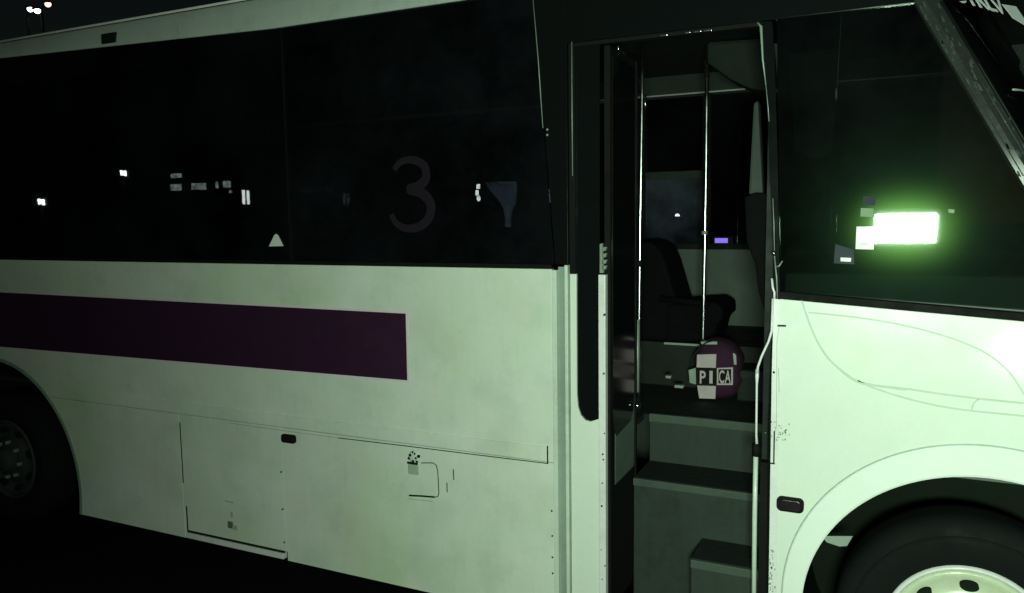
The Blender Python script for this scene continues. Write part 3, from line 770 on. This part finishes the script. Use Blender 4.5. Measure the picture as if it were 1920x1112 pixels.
# ---- wheel wells and wheels
def well(cx_, cz_, r, ang):
    bm = bmesh.new(); A = arc(cx_, cz_, r+.02, -ang, 180+ang, 40)
    a = [bm.verts.new((x, .028, z)) for x, z in A]; b = [bm.verts.new((x, .75, z)) for x, z in A]
    for i in range(len(A)-1): bm.faces.new((a[i], a[i+1], b[i+1], b[i]))
    bm.faces.new(b)
    obj('wheel_well', bm, m_seam, bus)
well(rx, rz, rr, 8); well(fcx, fcz, fr_, 25)
def wheel(cx_, cz_, y0, R, rim_r, rim_m, edge_m, turn=0):
    w = thing('wheel', None, None, (cx_, y0, cz_), parent=bus)
    k = R
    prof = [(rim_r-.01, .04), (rim_r+.012, .018), (rim_r+.05, .004), (k-.10, -.004), (k-.05, .006), (k-.022, .02), (k-.004, .05), (k, .09), (k, .17), (k-.004, .21), (k-.03, .25), (rim_r, .26)]
    lathe('tyre', prof, (cx_, y0, cz_), m_tyre, w, 96)
    # raised ribs on the sidewall
    lathe('sidewall_rib', [(k-.075, -.0005), (k-.073, -.006), (k-.066, -.006), (k-.064, .003)], (cx_, y0, cz_), m_tyre, w, 96)
    lathe('rim_flange', [(rim_r-.012, .055), (rim_r-.012, .018), (rim_r-.004, .006), (rim_r+.006, .008), (rim_r+.010, .02)], (cx_, y0, cz_), edge_m, w, 96)
    lathe('rim', [(rim_r-.012, .05), (rim_r-.024, .032), (rim_r-.032, .030), (rim_r-.05, .035), (.21, .055), (.17, .045), (.155, .02), (.12, .012), (.09, .012), (.085, -.03), (.07, -.05), (0, -.052)], (cx_, y0, cz_), rim_m, w, 96)
    for i in range(8):
        a_ = math.radians(i*45 + turn); rr2 = .225
        c_ = (cx_+rr2*math.cos(a_), y0+.018, cz_+rr2*math.sin(a_))
        bm = bmesh.new(); n = 20
        t1 = Vector((-math.sin(a_), 0, math.cos(a_))); t2 = Vector((math.cos(a_), 0, math.sin(a_)))
        va = [bm.verts.new(Vector(c_) + t1*.034*math.cos(2*PI*j/n) + t2*.021*math.sin(2*PI*j/n)) for j in range(n)]
        vb = [bm.verts.new(v.co + Vector((0, .04, 0))) for v in va]
        bm.faces.new(va); 
        for j in range(n): bm.faces.new((va[j], va[(j+1) % n], vb[(j+1) % n], vb[j]))
        obj('rim_hole', bm, m_seam, w)
        a2 = a_ + math.radians(22.5)
        lathe('wheel_nut', [(0, -.02), (.012, -.02), (.015, -.014), (.015, .02)], (cx_+.135*math.cos(a2), y0+.008, cz_+.135*math.sin(a2)), m_dull, w, 6, False)
    return w
def fit(pts, y):
    import numpy as np
    A = []; B = []
    for p in pts:
        w = on(*p, y); A.append([2*w.x, 2*w.z, 1]); B.append(w.x**2+w.z**2)
    s = np.linalg.lstsq(np.array(A), np.array(B), rcond=None)[0]
    return s[0], s[1], math.sqrt(s[2]+s[0]**2+s[1]**2)
rimf = fit([(1699, 1092.5), (1719, 1082), (1747.5, 1072), (1790.6, 1065), (1832, 1069), (1869, 1081), (1912.5, 1107.5)], .12)
print('rim fit', rimf)
wheel(rimf[0], rimf[1], .10, .50, .30, m_rim, m_edge, turn=90)
wheel(on(10, 850, .15).x, .50, .16, .50, .29, m_darkrim, m_darkrim, turn=60)
# small steel bracket in the front well
prism('well_bracket', [q(1541, 1006, .05), q(1599, 1006, .05), q(1588, 1024, .05), q(1574, 1025, .05), q(1550, 1017, .05)], .05, .06, m_dull, bus, .001)

# ------------------------------------------------------------------ the bag on the floor
bc = onz(1336, 752, FZ+.003)
bx, by = bc.x, bc.y
bag = thing('bag', 'dark purple rounded bag with pale labels on the floor at the top of the steps', 'bag', (bx, by+.1, FZ))
sx = (on(1384, 700, by).x - on(1290, 700, by).x)/2
hz = on(1336, 640, by).z - FZ
bm = bmesh.new(); bmesh.ops.create_uvsphere(bm, u_segments=72, v_segments=48, radius=1)
for v in bm.verts:
    x, y, z = v.co
    def sp(t, e): return math.copysign(abs(t)**e, t)
    x, y, z = sp(x, .72), sp(y, .75), sp(z, .68)
    w = 1 - .10*max(0, z)
    v.co = Vector((bx + .012 + x*sx*w, by + .125 + y*.125, FZ+.004 + hz/2 + z*hz/2))
    v.co += Vector((1, 0, .6))*.005*math.sin(9*z+5*x)
obj('shell', bm, m_bag, bag, True)
tube('piping', [(bx+.012+sx*1.0*math.cos(a_*PI/20)*.985, by+.02, FZ+.004+hz/2+hz*.49*math.sin(a_*PI/20)) for a_ in range(0, 21)], .004, m_dark, bag, 6)
def lab(name, pl, y, t, mat, par=bag): return prism(name, [q(*p, y) for p in pl], y, y+t, mat, par, .001)
yb = by - .006
lab('top_flap', [(1313, 641), (1344, 640), (1345, 646), (1316, 646)], yb+.04, .06, m_dull)
lab('paper_label', [(1307, 665), (1343, 664), (1342, 690), (1306, 689)], yb, .02, m_bsticker)
lab('paper_label', [(1307, 723), (1342, 724), (1341, 748), (1311, 747)], yb, .02, m_bsticker)
b1 = lab('name_band', [(1306, 691), (1343, 691), (1343, 722), (1306, 721)], yb-.002, .022, m_blk)
b2 = lab('name_band', [(1344, 690), (1374, 689), (1374, 722), (1344, 722)], yb-.002, .022, m_bsticker)
lab('band_print', [(1347, 692.5), (1371, 692), (1371, 719), (1347, 719)], yb-.003, .002, m_blk, b2)
lab('side_strap', [(1291, 694), (1304, 690), (1305, 721), (1293, 718)], yb+.02, .05, m_dull)
lab('side_strap', [(1374, 662), (1380, 664), (1381, 684), (1376, 684)], yb+.03, .06, m_dull)
lh = on(1320, 694, yb).z - on(1320, 720, yb).z
a = on(1311, 719, yb-.003); b = on(1341, 719.5, yb-.003)
def letter(ch, x0, x1, yb_, yt, par, mat=m_bsticker):
    a = on(x0, yb_, yb-.004); b = on(x1, yb_, yb-.004)
    o = text_obj('letter', ch, (0, 0, 0), (1, 0, 0), (0, 0, 1), 1, mat, None, .0006/1)
    xsv = [v.co.x for v in o.data.vertices]; zsv = [v.co.z for v in o.data.vertices]
    w0, w1, h0, h1 = min(xsv), max(xsv), min(zsv), max(zsv)
    zt2 = on(x0, yt, yb-.004).z
    for v in o.data.vertices:
        v.co = Vector((a.x + (v.co.x-w0)/(w1-w0)*(b.x-a.x), a.y + v.co.y, a.z + (v.co.z-h0)/(h1-h0)*(zt2-a.z)))
    o.parent = par
letter('P', 1312, 1323, 719, 695, b1); letter('I', 1330, 1336, 719, 695, b1)
letter('C', 1348, 1358, 718, 694, b2); letter('A', 1359, 1370, 718, 694, b2)

# ------------------------------------------------------------------ street lamps behind the bus
def street_lamp(heads, mat, lab_, name='street_lamp'):
    pts = [on(px, py, 22) for px, py in heads]
    c = sum(pts, Vector())/len(pts)
    t = thing(name, lab_, 'street lamp', (c.x-.5, 22, 0), 'lit street lamps above the bus roof')
    tube('pole', [(c.x-.5, 22, 0), (c.x-.5, 22, c.z-.3)], [.11, .07], m_steel, t)
    for p in pts:
        tube('arm', [(c.x-.5, 22, c.z-.3), (c.x-.35, 22, c.z+.05), (p.x-.12, 22, p.z+.10), (p.x, 22, p.z+.09)], .03, m_steel, t)
        h = box('lamp_head', p.x-.16, p.x+.16, 21.8, 22.2, p.z+.05, p.z+.12, m_steel, t, .03)
        bm = bmesh.new(); bmesh.ops.create_uvsphere(bm, u_segments=16, v_segments=10, radius=1)
        for v in bm.verts: v.co = Vector((p.x+v.co.x*.17, 22+v.co.y*.12, p.z+v.co.z*.13))
        obj('lens', bm, mat, h, True)
street_lamp([(57, 17), (70, 20)], e_white, 'street lamp with a pair of small white lights above the bus roof, upper left')
street_lamp([(90, 8)], e_orange, 'street lamp with one orange-pink light just right of the white pair')
# distant lamp seen through the far window of the doorway
p = on(1270, 405, 14)
t = thing('street_lamp', 'tiny far lamp seen through the doorway and the dusty far window', 'street lamp', (p.x, 14, 0), None)
tube('pole', [(p.x, 14, 0), (p.x, 14, p.z)], .05, m_steel, t)
bm = bmesh.new(); bmesh.ops.create_uvsphere(bm, u_segments=12, v_segments=8, radius=.05)
for v in bm.verts: v.co += p
obj('lens', bm, e_white, t, True)

# ------------------------------------------------------------------ building across the yard, mirrored in the tinted glass
YB = 14.0
bld = thing('building', 'dark building across the yard whose lit windows are mirrored in the side glass', 'building', (-12, -YB-1, 0))
box('wall', -30, 1, -YB-4, -YB-.1, 0, 7, m_facade, bld)
def mirrored_win(px0, px1, py0, py1, mat, name='window', pad=.0):
    a = on(px0, py1, YB); b = on(px1, py0, YB)
    f = box(name, a.x-.06, b.x+.06, -YB-.1, -YB-.02, a.z-.06, b.z+.06, m_steel, bld)
    box('pane', a.x, b.x, -YB-.03, -YB, a.z, b.z, mat, f)
for a in ((320, 339, 325, 334), (320, 339, 345, 358), (359, 371, 343, 356), (373, 385, 343, 356), (404, 408, 341, 353), (418, 431, 339, 352), (429, 434, 357, 362)):
    mirrored_win(*a, e_win)
mirrored_win(454.5, 457.5, 356, 383, e_door); mirrored_win(463, 466, 357, 383, e_door); mirrored_win(459.3, 461.0, 362, 376, e_win)
mirrored_win(893, 898.5, 345, 354, e_door); mirrored_win(891.5, 896.5, 356, 367, e_door); mirrored_win(894, 899.5, 368, 377, e_door)
def yard_lamp(px, py, lab_, s=.12):
    p = on(px, py, 10); x = p.x; y = -10; z = p.z
    t = thing('yard_lamp', lab_, 'lamp', (x, y, 0))
    tube('pole', [(x, y, 0), (x, y, z-.05)], .05, m_steel, t)
    box('lamp_head', x-s-.05, x+s+.05, y-.2, y-.05, z-.15, z+.15, m_steel, t, .02)
    bm = bmesh.new(); bmesh.ops.create_uvsphere(bm, u_segments=16, v_segments=10, radius=1)
    for v in bm.verts: v.co = Vector((x+v.co.x*s*.62, y+v.co.y*.06, z+v.co.z*s*.5))
    for dx, dz in ((-.9, .75), (.95, -.7), (.8, .6), (-.7, -.5)):
        q_ = bmesh.ops.create_uvsphere(bm, u_segments=10, v_segments=8, radius=s*.30)['verts']
        for v in q_: v.co += Vector((x+dx*s*.8, y, z+dz*s*.6))
    obj('lens', bm, e_spot, t, True)
yard_lamp(77, 379, 'bright white lamp mirrored low at the left end of the side glass')
yard_lamp(231, 325, 'bright white lamp mirrored in the side glass beside the dark curtain', .10)

# ------------------------------------------------------------------ the work light itself and a body for the added hot-spot lamp
wl = thing('work_light', 'rectangular green-white work light on a stand, mirrored in the front quarter glass', 'lamp', (KEY[0], KEY[1]-.1, 0))
hb = box('housing', -.28, .28, -.135, .135, .012, .09, m_steel, wl, .01)
R_ = kl.rotation_euler.to_matrix().to_4x4()
hb.data.transform(Matrix.Translation(Vector(KEY)) @ R_)
tube('stand', [(KEY[0]-.02, KEY[1]-.07, 0), (KEY[0]-.02, KEY[1]-.07, KEY[2]-.14)], .018, m_steel, wl)
hl = thing('hot_spot_lamp', 'small round lamp on a short post, added out of view for the front panel hot spot', 'lamp', (LOW[0], LOW[1]-.15, 0))
lathe('bowl', [(.11, -.01), (.115, -.03), (.10, -.08), (.05, -.13), (0, -.14)], (LOW[0], LOW[1]-.08, LOW[2]), m_steel, hl, 32)
tube('post', [(LOW[0], LOW[1]-.17, 0), (LOW[0], LOW[1]-.17, LOW[2]-.06)], .025, m_steel, hl)
